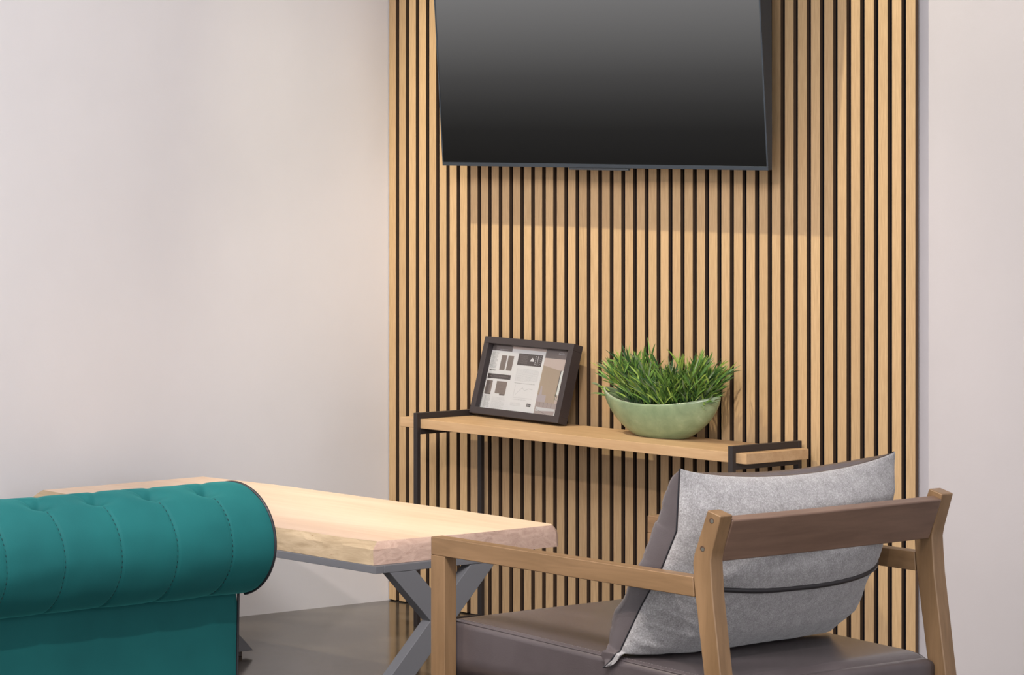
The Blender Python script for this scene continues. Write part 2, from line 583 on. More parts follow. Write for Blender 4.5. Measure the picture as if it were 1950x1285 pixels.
def textblock(u0, v0, u1, v1, rows, m_, lay, fill=0.8, th=0.45):
    rr = random.Random(int(u0 * 9999 + v0 * 777))
    h = (v1 - v0) / rows
    for r_ in range(rows):
        vv = v1 - (r_ + 0.75) * h
        u = u0
        end = u1 - (0 if rr.random() < 0.7 else rr.random() * 0.35 * (u1 - u0))
        while u < end - 0.001:
            w_ = 0.0015 + rr.random() * 0.0045
            if u + w_ > end:
                w_ = end - u
            rect(u, vv, u + w_ * fill, vv + h * th, m_, lay)
            u += w_ + 0.0009


UE, VE = 0.3185, fh - BW
# dark leaflet header along the top, the big white leaflet, the photo leaflet on the right
rect(0.0185, 0.185, 0.100, VE, 'print_mid', 1)
rect(0.0185, BW, 0.2222, 0.1925, 'paper_white', 2)
rect(0.0955, 0.185, 0.2222, VE, 'paper_white', 3)
rect(0.0955, 0.2010, 0.2222, VE, 'print_pinkish', 4)
rect(0.2222, 0.1835, UE, VE, 'print_mid', 3)
textblock(0.048, 0.1945, 0.088, 0.1985, 1, 'print_grey', 4, 0.8, 0.4)
# logo and tagline on the right header
for a0 in range(9):
    a = math.pi * a0 / 8
    u, v_ = 0.2800 + 0.0095 * math.cos(a), 0.1985 + 0.0045 * math.sin(a)
    rect(u - 0.0009, v_ - 0.0005, u + 0.0009, v_ + 0.0006, 'print_grey', 5)
textblock(0.2705, 0.1960, 0.2900, 0.1985, 1, 'print_grey', 5, 0.85, 0.6)
textblock(0.2640, 0.1895, 0.2960, 0.1925, 1, 'print_brown', 5, 0.85, 0.5)
# two tall slat samples
for u0, u1 in ((0.0603, 0.0804), (0.0858, 0.1070)):
    rect(u0, 0.1363, u1, 0.1798, 'print_brown', 4)
    for q in range(7):
        uu = u0 + (q + 0.6) * (u1 - u0) / 7.4
        rect(uu, 0.137, uu + 0.0005, 0.179, 'print_mid', 5)
textblock(0.0230, 0.1400, 0.0475, 0.1862, 17, 'print_grey', 4, 0.9, 0.55)
textblock(0.0238, 0.1318, 0.0480, 0.1358, 1, 'print_dark', 4, 0.9, 0.7)
rect(0.0222, 0.1098, 0.1100, 0.1236, 'print_dark', 4)
textblock(0.0450, 0.1140, 0.1000, 0.1195, 1, 'print_mid', 5, 0.85, 0.6)
for a0 in range(5):
    rect(0.0290 + a0 * 0.0016, 0.1135 + (2 - abs(a0 - 2)) * 0.0012, 0.0302 + a0 * 0.0016, 0.1190, 'print_brown', 5)
# two stacked sample pictures
rect(0.0225, 0.0645, 0.0460, 0.1033, 'print_brown', 4)
rect(0.0250, 0.0665, 0.0400, 0.1000, 'print_mid', 5)
rect(0.0262, 0.0625, 0.0470, 0.0655, 'print_dark', 5)
rect(0.0618, 0.0672, 0.1017, 0.1035, 'print_brown', 4)
for q in range(8):
    rect(0.0622, 0.0700 + q * 0.0042, 0.1012, 0.0706 + q * 0.0042, 'print_mid', 5)
rect(0.0800, 0.0625, 0.1010, 0.0672, 'print_mid', 5)
textblock(0.0280, 0.0240, 0.0500, 0.0585, 13, 'print_grey', 4, 0.9, 0.5)
textblock(0.0560, 0.0240, 0.1060, 0.0575, 12, 'print_pale', 4, 0.9, 0.5)
# dark banner with small white mountain emblem and bars
rect(0.1235, 0.1560, 0.2140, 0.1900, 'print_dark', 5)
textblock(0.1300, 0.1600, 0.1600, 0.1870, 9, 'print_mid', 6, 0.9, 0.5)
quad([(0.1690, 0.1690), (0.1845, 0.1690), (0.1835, 0.1725), (0.1800, 0.1775), (0.1768, 0.1800), (0.1735, 0.1765), (0.1705, 0.1725)], 'paper_white', 6)
textblock(0.1880, 0.1600, 0.1925, 0.1870, 5, 'print_grey', 6, 0.9, 0.5)
rect(0.1975, 0.1590, 0.1987, 0.1870, 'paper_white', 6)
for q in range(5):
    quad([(0.2020, 0.1605 + q * 0.0058), (0.2030, 0.1600 + q * 0.0058), (0.2095, 0.1635 + q * 0.0058), (0.2088, 0.1642 + q * 0.0058)], 'print_grey', 6)
textblock(0.1275, 0.1090, 0.2120, 0.1465, 12, 'print_pale', 4, 0.92, 0.5)
textblock(0.1285, 0.1018, 0.2050, 0.1052, 1, 'print_grey', 4, 0.92, 0.5)
for (ua, va), (ub, vb) in zip([(0.1399, 0.0680), (0.1500, 0.0800), (0.1624, 0.0911), (0.1717, 0.0829), (0.1861, 0.0894)],
                              [(0.1500, 0.0800), (0.1624, 0.0911), (0.1717, 0.0829), (0.1861, 0.0894), (0.2010, 0.0880)]):
    quad([(ua, va), (ub, vb), (ub, vb + 0.0009), (ua, va + 0.0009)], 'print_grey', 4)
rect(0.1340, 0.0610, 0.1346, 0.0980, 'print_grey', 4)
rect(0.1340, 0.0610, 0.2040, 0.0615, 'print_grey', 4)
textblock(0.1340, 0.0540, 0.2040, 0.0580, 1, 'print_pale', 4, 0.9, 0.6)
textblock(0.1290, 0.0370, 0.1700, 0.0470, 3, 'print_pale', 4, 0.9, 0.5)
rect(0.1907, 0.0384, 0.2060, 0.0476, 'print_dark', 5)
textblock(0.1930, 0.0410, 0.2035, 0.0450, 1, 'print_grey', 6, 0.8, 0.6)
# room picture
rect(0.2222, BW, UE, 0.1835, 'print_pinkish', 4)
quad([(0.2222, 0.055), (0.2900, 0.055), (0.2890, 0.1505), (0.2222, 0.1620)], 'print_tan', 5)
quad([(0.2900, 0.083), (0.2990, 0.079), (0.2995, 0.152), (0.2915, 0.149)], 'print_window', 5)
quad([(0.2880, 0.075), (0.2905, 0.075), (0.2925, 0.152), (0.2895, 0.150)], 'print_dark', 6)
rect(0.2225, BW, UE, 0.0560, 'print_carpet', 5)
rect(0.2225, 0.0565, 0.2550, 0.0770, 'print_lilac', 6)
quad([(0.2288, 0.0767), (0.2390, 0.0767), (0.2345, 0.1025), (0.2300, 0.1025)], 'print_lilac', 6)
quad([(0.2260, 0.030), (0.2980, 0.034), (0.2980, 0.040), (0.2260, 0.042)], 'print_pale', 6)
quad([(0.2260, 0.036), (0.2270, 0.0362), (0.2740, 0.0205), (0.2725, 0.0200)], 'print_mid', 7)
for uu in (0.2375, 0.2515, 0.2660, 0.2800):
    rect(uu, 0.042, uu + 0.0010, 0.056, 'print_mid', 6)
for q in range(16):
    uu, vv = 0.2860 + random.random() * 0.011, 0.062 + random.random() * 0.035
    rect(uu, vv, uu + 0.002, vv + 0.003, 'print_green', 7)
rect(0.2965, 0.0205, 0.2995, 0.034, 'print_window', 6)
sh.build('printed_leaflets', [M[k] for k in order], pf, fix=False)
gl = MB()
fbox(gl, BW, BW, fw - BW, fh - BW, 0.0165, 0.0178)
gl.build('glass_pane', M['glass'], pf)

# ------------------------------------------------------------------ grass in a boat bowl
BC = np.array([1.092, -0.122, BZ1 + 0.0008])
pp = thing('potted_grass', 'leafy green grass plant in a sage green boat-shaped bowl on the console', 'potted plant', tuple(BC))
nth, nt_ = 96, 22
AX, AY = 0.186, 0.082


def bowl_pt(th, t_, inset=0.0):
    ca, sa = math.cos(th), math.sin(th)
    rise = t_
    a = (0.072 + (AX - 0.072) * (1 - (1 - rise) ** 1.55)) - inset
    bb = (0.040 + (AY - 0.040) * (1 - (1 - rise) ** 1.8)) - inset
    hz = 0.092 + 0.030 * abs(ca) ** 2.2
    pinch = 1 - 0.38 * t_ * abs(ca) ** 3
    tipin = 1
    x = a * ca * tipin
    y = bb * sa * pinch
    z = hz * (t_ ** 1.25)
    return (BC[0] + x, BC[1] + y, BC[2] + z)


bo = MB()
ths = [2 * math.pi * i / nth for i in range(nth)]
outer = np.array([[bowl_pt(th, t_) for th in ths] for t_ in np.linspace(0, 1, nt_)])
inner = np.array([[bowl_pt(th, t_, 0.0045) for th in ths] for t_ in np.linspace(1, 0.08, nt_)])
inner[0, :, 2] += 0.0005
P = np.concatenate([outer, inner])
bo.grid(P, 0, closed_v=True)
bo.add(outer[0], [tuple(range(nth))], 0)
bo.add(inner[-1], [tuple(range(nth))], 0)
bowl = bo.build('bowl', [M['glaze'], M['rim_glaze']], pp)
for p in bowl.data.polygons:
    i = p.index // nth
    if i == nt_ - 1 and p.index < (2 * nt_ - 1) * nth:
        p.material_index = 1
so = MB()
soil_ring = np.array([bowl_pt(th, 0.72, 0.0075) for th in ths])
soil_ring[:, 2] = BC[2] + 0.070
so.add(list(soil_ring) + [(BC[0], BC[1], BC[2] + 0.076)], [(i, (i + 1) % nth, nth) for i in range(nth)], 0, True)
so.build('soil', M['soil'], pp)

fo = MB()


def blade(p0, d, L, w, droop, mi):
    d = np.array(d) / np.linalg.norm(d)
    side = np.cross(d, rng.normal(size=3))
    side /= np.linalg.norm(side)
    n = 5
    pts = []
    p = np.array(p0, float)
    dd = d.copy()
    for i in range(n):
        k = i / (n - 1)
        ww = w * (math.sin(math.pi * min(1, 0.12 + k * 0.88)) ** 0.8) + 0.0002
        q1, q2 = p + side * ww, p - side * ww
        for q in (q1, q2):
            q[1] = min(q[1], -0.004)
        pts += [q1, q2]
        p = p + dd * L / (n - 1)
        dd = dd + np.array([0, 0, -droop / (n - 1)])
        dd /= np.linalg.norm(dd)
    fo.add(pts, [(2 * i, 2 * i + 1, 2 * i + 3, 2 * i + 2) for i in range(n - 1)], mi, True)


WT = [0.30, 0.30, 0.12, 0.18, 0.10]
for sN in range(250):
    u = rng.uniform(-0.62, 1)
    px_ = u * 0.128
    py_ = rng.uniform(-1, 1) * 0.046 * math.sqrt(max(0.05, 1 - u * u))
    base = BC + np.array([px_, py_, 0.070])
    # two taller tufts with a lower gap between them
    h = 0.070 + 0.066 * math.exp(-((px_ + 0.048) / 0.040) ** 2) + 0.074 * math.exp(-((px_ - 0.088) / 0.036) ** 2)
    h *= rng.uniform(0.5, 1.06)
    lean = np.array([(px_ - 0.02) * 4.2 + rng.normal() * 0.16, py_ * 4.0 + rng.normal() * 0.2, 1.0])
    lean /= np.linalg.norm(lean)
    p = base.copy()
    stem = [p.copy()]
    nseg = 6
    dvec = lean.copy()
    for k in range(nseg):
        p = p + dvec * h / nseg
        dvec = dvec + np.array([(px_ - 0.02) * 0.5, py_ * 0.6, -0.02]) + rng.normal(size=3) * 0.03
        dvec /= np.linalg.norm(dvec)
        p[1] = min(p[1], -0.012)
        stem.append(p.copy())
        if k >= 1:
            for q in range(2):
                az = rng.uniform(0, 2 * math.pi)
                el = rng.uniform(0.55, 1.3)
                dl = dvec * el + 0.55 * np.array([math.cos(az), math.sin(az), 0.2])
                blade(p, dl, rng.uniform(0.034, 0.064), rng.uniform(0.0014, 0.0027), rng.uniform(0.0, 0.6), int(rng.choice(5, p=WT)))
    blade(p, dvec, rng.uniform(0.035, 0.055), 0.0022, 0.12, int(rng.choice(5, p=WT)))
    fo.tube(stem, 0.0006, 3, 2)
# a few long sprays reaching out over the bowl ends
for (sx, sy, dx, dy, dz, L) in ((-0.12, 0, -1.0, -0.1, 0.42, 0.10), (-0.12, -0.02, -1.0, -0.2, 0.25, 0.075), (-0.11, 0.01, -0.9, 0, 0.8, 0.09),
                                (0.13, -0.02, 1.0, -0.1, 0.35, 0.08), (0.125, -0.02, 0.9, -0.25, 0.30, 0.075), (0.12, 0.0, 0.9, 0, 0.75, 0.08)):
    b0 = BC + np.array([sx, sy, 0.092])
    for k in range(9):
        f_ = k / 8
        p = b0 + np.array([dx, dy, dz]) * L * f_ * 0.75
        az = rng.normal() * 0.5
        blade(p, (dx + rng.normal() * 0.3, dy + az, dz + 0.3 * rng.normal()), rng.uniform(0.024, 0.04), 0.0022, 0.5, int(rng.choice([0, 1, 3, 4])))
fo.build('foliage', [M['leaf%d' % i] for i in range(5)], pp, fix=False)

# ------------------------------------------------------------------ live-edge coffee table
tt = thing('coffee_table', 'pale live-edge slab coffee table on grey steel cross legs, in front of the panelling', 'coffee table', (0.8, -1.2, 0))


def resample(pts, n):
    pts = [np.array(p, float) for p in pts]
    pts.append(pts[0])
    seg = [np.linalg.norm(b_ - a) for a, b_ in zip(pts, pts[1:])]
    tot = sum(seg)
    out = []
    i, acc = 0, 0.0
    for k in range(n):
        s_ = tot * k / n
        while acc + seg[i] < s_:
            acc += seg[i]
            i += 1
        out.append(pts[i] + (pts[i + 1] - pts[i]) * (s_ - acc) / seg[i])
    return out


# matching corner-by-corner outlines, bottom / middle / top
low = [(0.215, -1.575), (0.45, -1.572), (0.80, -1.562), (1.114, -1.563), (1.250, -1.568), (1.340, -1.570), (1.437, -1.5668), (1.4375, -1.25), (1.438, -0.936), (1.425, -0.916), (1.10, -0.905), (0.80, -0.905), (0.45, -0.910), (0.205, -0.930)]
mid_ = [(0.218, -1.573), (0.45, -1.570), (0.80, -1.561), (1.114, -1.563), (1.250, -1.566), (1.340, -1.567), (1.4355, -1.5660), (1.4365, -1.25), (1.4370, -0.938), (1.423, -0.918), (1.10, -0.906), (0.80, -0.906), (0.45, -0.911), (0.206, -0.932)]
top = [(0.222, -1.541), (0.45, -1.556), (0.78, -1.556), (1.115, -1.558), (1.215, -1.550), (1.306, -1.555), (1.420, -1.536), (1.4335, -1.22), (1.430, -0.946), (1.412, -0.927), (1.088, -0.912), (0.79, -0.910), (0.457, -0.914), (0.207, -0.947)]
nL = len(low)
SUB = [8] * nL


def loop(pts, z, amp, seed):
    out = []
    for i in range(nL):
        a, b_ = np.array(pts[i]), np.array(pts[(i + 1) % nL])
        m_ = SUB[i]
        for k in range(m_):
            p = a + (b_ - a) * k / m_
            nn = mnoise.noise(Vector((p[0] * 14, p[1] * 14, seed)))
            c_ = np.array([0.78, -1.2])
            w_ = amp if 0 < k else amp * 0.3
            d_ = (p - c_) / np.linalg.norm(p - c_)
            p = p + d_ * nn * w_
            out.append((p[0], p[1], z + amp * 0.25 * nn))
    return out


TZ = 0.4495
loops = [loop(low, 0.3965, 0.0015, 1), loop([tuple(0.5 * (np.array(a) + np.array(b_))) for a, b_ in zip(low, mid_)], 0.414, 0.0022, 2.3),
         loop(mid_, 0.433, 0.0022, 3.1), loop([tuple(0.5 * (np.array(a) + np.array(b_))) for a, b_ in zip(mid_, top)], 0.4430, 0.002, 4.2),
         loop(top, TZ, 0.0025, 5)]
for i in range(len(loops[-1])):
    x, y, _ = loops[-1][i]
    loops[-1][i] = (x, y, TZ)
tb = MB()
n = len(loops[0])
base_i = 0
vs = [p for lp in loops for p in lp]
fs, mis = [], []
for l in range(len(loops) - 1):
    for k in range(n):
        fs.append((l * n + k, l * n + (k + 1) % n, (l + 1) * n + (k + 1) % n, (l + 1) * n + k))
        mis.append(2 if 6 * 8 <= k < 9 * 8 else 1)
fs.append(tuple((len(loops) - 1) * n + k for k in range(n)))
mis.append(0)
fs.append(tuple(range(n))[::-1])
mis.append(0)
tb.add(vs, fs)
tb.mi = mis
tb.build('tabletop', [M['slab'], M['slab_side'], M['slab_end']], tt, 0.0015, 2)
# steel sub-frame
FZ0, FZ1 = 0.378, 0.396
for nm, a, b_ in (('end_bar', (1.420, -1.545, FZ0), (1.450, -1.150, FZ1)), ('end_bar', (0.27, -1.545, FZ0), (0.30, -1.150, FZ1)),
                  ('side_bar', (0.27, -1.572, FZ0), (1.450, -1.5455, FZ1)), ('side_bar', (0.27, -1.1495, FZ0), (1.450, -1.125, FZ1))):
    MB().box(a, b_).build(nm, M['steel'], tt, 0.0012)


def cross_leg(xc, lean):
    """one flat steel bar of the crossed legs, in the plane x = xc"""
    x0, x1 = xc
    (yt, yb) = lean
    w_ = 0.0435
    zt, zb = FZ0 - 0.0005, 0.013
    MB().prism([(yt - w_, zt), (yt + w_, zt), (yb + w_, zb), (yb - w_, zb)], 'x', x0, x1).build('leg', M['steel'], tt, 0.0012)


for x1_ in (1.4495, 0.5000):
    cross_leg((x1_ - 0.028, x1_), (-1.4817, -1.0838))
    # the second bar is cut round the first one
    y_t, y_b, w_ = -1.2070, -1.6091, 0.0435
    MB().prism([(y_t - w_, 0.3775), (y_t + w_, 0.3775), (y_b + w_, 0.013), (y_b - w_, 0.013)], 'x', x1_ - 0.0275, x1_ - 0.0005).build('leg', M['steel'], tt, 0.0012)
    for yy in (-1.0838, -1.6091):
        ft = MB().prism([(x1_ - 0.014 + 0.011 * math.cos(a), yy + 0.011 * math.sin(a)) for a in np.linspace(0, 2 * math.pi, 21)[:-1]], 'z', 0.0, 0.0135)
        ft.build('foot', M['black_metal'], tt, 0.001)
    if x1_ < 1:
        MB().box((x1_ - 0.028, -1.545, 0.3785), (x1_, -1.1505, 0.3955)).build('cross_bar', M['steel'], tt, 0.001)

# ------------------------------------------------------------------ lounge armchair
ac = thing('armchair', 'brown wooden armchair with open arms and padded brown leather seat, seen from behind', 'armchair', (2.55, -1.88, 0))
YL, YR, TW = -2.227, -1.537, 0.034
front = [(2.945, 0.0), (2.8833, 0.4203), (2.8648, 0.5586), (2.8605, 0.600), (2.8590, 0.625), (2.8620, 0.6420), (2.8914, 0.7261)]
back = [(2.9206, 0.7176), (2.9015, 0.6500), (2.8985, 0.6330), (2.9000, 0.6050), (2.9029, 0.5637), (2.9201, 0.4259), (2.975, 0.0)]
for y0 in (YL, YR - TW):
    lg = MB().prism(front + back, 'y', y0, y0 + TW + 0.001).build('back_leg', M['walnut_z'], ac, 0.0025, 3)
    if y0 == YL:
        for (hx, hz) in ((2.9006, 0.7072), (2.8806, 0.6533)):
            hh = MB()
            ring = [(hx + 0.0052 * math.cos(a), hz + 0.0052 * math.sin(a)) for a in np.linspace(0, 2 * math.pi, 20)[:-1]]
            hh.prism(ring, 'y', y0 - 0.0003, y0 + 0.002)
            o_ = hh.build('screw_hole', M['hole'], ac)
            o_.parent = lg
            sr = MB()
            ring = [(hx + 0.0010 + 0.0034 * math.cos(a), hz - 0.0008 + 0.0034 * math.sin(a)) for a in np.linspace(0, 2 * math.pi, 16)[:-1]]
            sr.prism(ring, 'y', y0 - 0.0007, y0 + 0.001)
            o_ = sr.build('screw', M['screw'], ac)
            o_.parent = lg
for y0 in (YL, YR - TW):
    MB().box((2.224, y0, 0.0), (2.2605, y0 + TW, 0.5640)).build('front_leg', M['walnut_z'], ac, 0.0012, 2)
    MB().prism([(2.224, 0.5640), (2.8625, 0.5615), (2.8595, 0.5985), (2.224, 0.6010)], 'y', y0, y0 + TW).build('armrest', M['walnut_x'], ac, 0.0018, 2)
    MB().box((2.261, y0 + 0.006, 0.255), (2.885, y0 + 0.028, 0.315)).build('side_rail', M['walnut_x'], ac, 0.002)
# back rail, leaning with the upper part of the legs
lv = np.array([0.331, 0.0, 0.9436])
nv_ = np.array([0.9436, 0.0, -0.331])
o0 = np.array([2.8735, YL + TW + 0.0005, 0.6345])
rl = MB()
NY = 24
L_ = (YR - TW - 0.0005) - (YL + TW + 0.0015)
pr = []
for i in range(NY + 1):
    t_ = i / NY
    bow = 0.006 * (1 - (2 * t_ - 1) ** 2)
    c_ = o0 + np.array([0, L_ * t_ + 0.001, 0]) - nv_ * 0 + nv_ * bow * 0.3
    pr.append([c_, c_ + lv * 0.0845, c_ + lv * 0.0845 + nv_ * 0.020, c_ + nv_ * 0.020])
rl.grid(np.array(pr), 0, closed_v=True, smooth=False)
rl.add([pr[0][k] for k in range(4)], [(0, 1, 2, 3)])
rl.add([pr[-1][k] for k in range(4)], [(3, 2, 1, 0)])
rail = rl.build('back_rail', M['walnut_y'], ac)
bm = bmesh.new()
bm.from_mesh(rail.data)
bmesh.ops.remove_doubles(bm, verts=bm.verts, dist=1e-5)
bmesh.ops.recalc_face_normals(bm, faces=bm.faces)
bm.to_mesh(rail.data)
bm.free()
bv = rail.modifiers.new('bevel', 'BEVEL')
bv.width = 0.003
bv.segments = 3
bv.limit_method = 'ANGLE'
MB().box((2.262, YL + TW + 0.001, 0.250), (2.284, YR - TW - 0.001, 0.300)).build('front_rail', M['walnut_y'], ac, 0.002)
MB().box((2.890, YL + TW + 0.001, 0.250), (2.912, YR - TW - 0.001, 0.300)).build('rear_rail', M['walnut_y'], ac, 0.002)
# padded seat
SY0, SY1, SXa, SXb = YL + TW + 0.002, YR - TW - 0.002, 2.238, 2.905


def seat_top(x):
    return 0.434 - 0.031 * (x - SXa) / (SXb - SXa)


def seat_pad():
    mb = MB()
    nu, nv = 60, 60
    R_ = 0.016
    RB = 0.05

    def top_z(x, y):
        u_ = (x - SXa) / (SXb - SXa)
        w2 = (y - SY0) / (SY1 - SY0)
        z = seat_top(x)
        crown = 0.007 * (1 - (2 * u_ - 1) ** 4) * (1 - (2 * w2 - 1) ** 4)
        return z + crown
    prof = []   # (inset, dz) going from the top edge down the side
    for k in range(9):
        a = k / 8 * math.pi / 2
        prof.append((R_ * (1 - math.sin(a)), -R_ * (1 - math.cos(a))))
    xs = np.linspace(0, 1, nu)
    G = np.zeros((nu, nv, 3))
    for i, u_ in enumerate(xs):
        for j, w2 in enumerate(np.linspace(0, 1, nv)):
            uu = 0.5 - 0.5 * math.cos(math.pi * u_)
            ww = 0.5 - 0.5 * math.cos(math.pi * w2)
            x = SXa + R_ + uu * (SXb - SXa - 2 * R_)
            y = SY0 + R_ + ww * (SY1 - SY0 - 2 * R_)
            # rounded back corners
            zz = top_z(x, y)
            ex = max(0, (x - (SXb - RB)) / RB)
            zz -= 0.020 * ex ** 2.4
            G[i, j] = (x, y, zz)
    # corner rounding in plan
    mb.grid(G, 0)
    per = [G[i, 0] for i in range(nu)] + [G[-1, j] for j in range(1, nv)] + [G[i, -1] for i in range(nu - 2, -1, -1)] + [G[0, j] for j in range(nv - 2, 0, -1)]
    cx, cy = 0.5 * (SXa + SXb), 0.5 * (SY0 + SY1)

    def off(p, d, dz):
        x = p[0] + (d if p[0] > SXb - R_ - 1e-5 else (-d if p[0] < SXa + R_ + 1e-5 else 0))
        y = p[1] + (d if p[1] > SY1 - R_ - 1e-5 else (-d if p[1] < SY0 + R_ + 1e-5 else 0))
        return (x, y, p[2] + dz)
    rings = [[off(p, R_ - ins, dz) for p in per] for ins, dz in prof]
    rings.append([(p[0], p[1], 0.36) for p in rings[-1]])
    rings.append([(p[0], p[1], 0.3165) for p in rings[-1]])
    mb.grid(np.array(rings), 0, closed_v=True)
    mb.add(rings[-1], [tuple(range(len(per)))])
    return mb, rings


sp_, rings = seat_pad()
seat = sp_.build('seat', M['leather'], ac)
bm = bmesh.new()
bm.from_mesh(seat.data)
bmesh.ops.remove_doubles(bm, verts=bm.verts, dist=1e-5)
bmesh.ops.recalc_face_normals(bm, faces=bm.faces)
bm.to_mesh(seat.data)
bm.free()
for yy in (SY0 + 0.0055, SY1 - 0.0055):
    pi_ = MB()
    pi_.tube([(x, yy, seat_top(x) - 0.0035 + 0.0005 - 0.020 * max(0, (x - (SXb - 0.05)) / 0.05) ** 2.4) for x in np.linspace(SXa + 0.012, SXb - 0.012, 40)], 0.0022, 8)
    o_ = pi_.build('seat_piping', M['leather'], ac)
    o_.parent = seat
st = MB()
for yy in (SY0 + 0.0135, ):
    for x in np.arange(SXa + 0.02, SXb - 0.05, 0.0065):
        st.tube([(x, yy, seat_top(x) + 0.0012), (x + 0.0042, yy, seat_top(x + 0.0042) + 0.0012)], 0.00045, 5)
o_ = st.build('stitching', M['thread_grey'], ac)
o_.parent = seat

# ------------------------------------------------------------------ loose back cushion of the armchair
cu = thing('cushion', 'square back cushion, heathered grey wool behind and brown leather in front, in the armchair', 'cushion', (2.70, -1.89, 0.43))
Lp = np.array([(2.640, -2.205, 0.396), (2.662, -2.188, 0.425), (2.708, -2.182, 0.520), (2.754, -2.181, 0.596), (2.788, -2.180, 0.672), (2.796, -2.181, 0.791)])
Rp = np.array([(2.692, -1.604, 0.418), (2.706, -1.602, 0.440), (2.742, -1.602, 0.485), (2.767, -1.602, 0.547), (2.795, -1.604, 0.604), (2.834, -1.602, 0.722), (2.838, -1.600, 0.795)])


def poly_at(Pn, t_):
    seg = np.linalg.norm(np.diff(Pn, axis=0), axis=1)
    cum = np.concatenate([[0], np.cumsum(seg)]) / seg.sum()
    return np.array([np.interp(t_, cum, Pn[:, k]) for k in range(3)])


NU, NV = 150, 130


def cush_side(sign):
    """sign +1 the wool side (towards the rail), -1 the leather side"""
    G = np.zeros((NU, NV, 3))
    for i in range(NU):
        u_ = 0.5 - 0.5 * math.cos(math.pi * i / (NU - 1))
        for j in range(NV):
            v_ = 0.5 - 0.5 * math.cos(math.pi * j / (NV - 1))
            a, b_ = poly_at(Lp, v_), poly_at(Rp, v_)
            p = a + (b_ - a) * u_
            # top seam sags between the ears, side seams draw in a little
            p[2] -= 0.030 * v_ ** 6 * (1 - (2 * u_ - 1) ** 2) ** 0.8
            p[2] += (0.014 * (1 - v_) ** 5) * (1 - (2 * u_ - 1) ** 2)
            U, V = abs(2 * u_ - 1), abs(2 * v_ - 1)
            if sign > 0:
                prof = ((1 - U ** 3.2) * (1 - V ** 3.0)) ** 0.62
                amp = 0.080 if v_ < 0.55 else 0.080 - 0.040 * (v_ - 0.55) / 0.45
                # held back by the rail near the top
                off = amp * prof
            else:
                prof = ((1 - U ** 14) ** 0.42) * ((1 - V ** 4) ** 0.6)
                off = 0.083 * prof
            tn = (b_ - a)
            dv = poly_at(Lp, min(1, v_ + 0.02)) - poly_at(Lp, max(0, v_ - 0.02))
            nrm = np.cross(tn, dv)
            nrm /= np.linalg.norm(nrm)
            if nrm[0] < 0:
                nrm = -nrm
            nrm[2] *= 0.55
            nrm /= np.linalg.norm(nrm)
            edge = (1 - U ** 4) * (1 - V ** 4)
            # creases running in from the seams
            w1 = mnoise.noise(Vector((u_ * 3.2 + v_ * 3.0, v_ * 9 - u_ * 4, 3.7 * sign)))
            w2 = mnoise.noise(Vector((u_ * 26 + v_ * 9, v_ * 4, 9.1 * sign)))
            side = math.exp(-min(u_, 1 - u_) * 6)
            tb_ = math.exp(-min(v_, 1 - v_) * 7)
            wr = (0.0085 if sign > 0 else 0.015) * w1 * (0.25 + side) + 0.0035 * w2 * (0.15 + tb_)
            off += wr * edge ** 0.5
            # sharper creases: pulled from the lower corner and from the upper ear, and across the leather edge
            c1_ = 1 - min(1, abs(mnoise.noise(Vector((u_ * 2.0, v_ * 11 + u_ * 5, 21 + sign)))) * 7)
            c2_ = 1 - min(1, abs(mnoise.noise(Vector((u_ * 9 + v_ * 5, v_ * 2.2, 33 + sign)))) * 7)
            lowl = math.exp(-((u_ / 0.30) ** 2)) * math.exp(-((v_ - 0.12) / 0.30) ** 2)
            upr = math.exp(-((u_ - 0.80) / 0.24) ** 2) * math.exp(-((v_ - 0.86) / 0.16) ** 2)
            if sign > 0:
                off += (0.0050 * c1_ * lowl + 0.0035 * c2_ * upr + 0.0018 * c1_ * side) * edge ** 0.5
            else:
                off -= 0.0065 * c1_ * side * edge ** 0.5
            q = p + sign * nrm * max(off, 0)
            if sign < 0:
                q[2] += 0.018 * (1 - U ** 4) * v_ ** 8 * (1 - V ** 30)
            # the seat carries it
            zmin = seat_top(q[0]) + 0.0105
            if q[2] < zmin:
                if q[1] > SY0 + 0.006:
                    q[2] = zmin
                else:
                    q[1] = min(q[1], SY0 - 0.006)
            # leg and rail stop it
            lim = 2.866 + 0.35 * max(0, q[2] - 0.640) if q[2] > 0.62 else 2.869
            if sign > 0 and q[0] > lim - 0.004:
                q[0] = lim - 0.004
            G[i, j] = q
    return G


Gb, Gf = cush_side(1), cush_side(-1)
MB().grid(Gb, 0).build('wool_back', M['wool'], cu, fix=False)
wb = MB().grid(Gf, 0, flip=True).build('leather_front', M['leather'], cu, fix=False)
per = [Gb[i, 0] for i in range(0, NU, 3)] + [Gb[-1, j] for j in range(0, NV, 3)] + [Gb[i, -1] for i in range(NU - 1, -1, -3)] + [Gb[0, j] for j in range(NV - 1, 0, -3)]
pc = MB()
pc.tube([np.array(p) + np.array([-0.0028, 0, -0.001]) for p in per], 0.0015, 6, closed=True)
pc.build('seam_piping', M['piping'], cu)
strap_pts = []
for i in range(2, NU - 1, 3):
    uf = 0.5 - 0.5 * math.cos(math.pi * i / (NU - 1))
    vf = 0.445 + 0.055 * (1 - uf) ** 2 + 0.035 * uf ** 4
    jf = math.acos(1 - 2 * vf) / math.pi * (NV - 1)
    p = (Gb[i, int(jf)] * (1 - jf % 1) + Gb[i, int(jf) + 1] * (jf % 1)).copy()
    p[0] += 0.0022
    p[1] += 0
    strap_pts.append(p)
sb = MB()
sb.tube(strap_pts, 0.0050, 8, flat_=0.5)
sb.build('strap', M['strap'], cu)

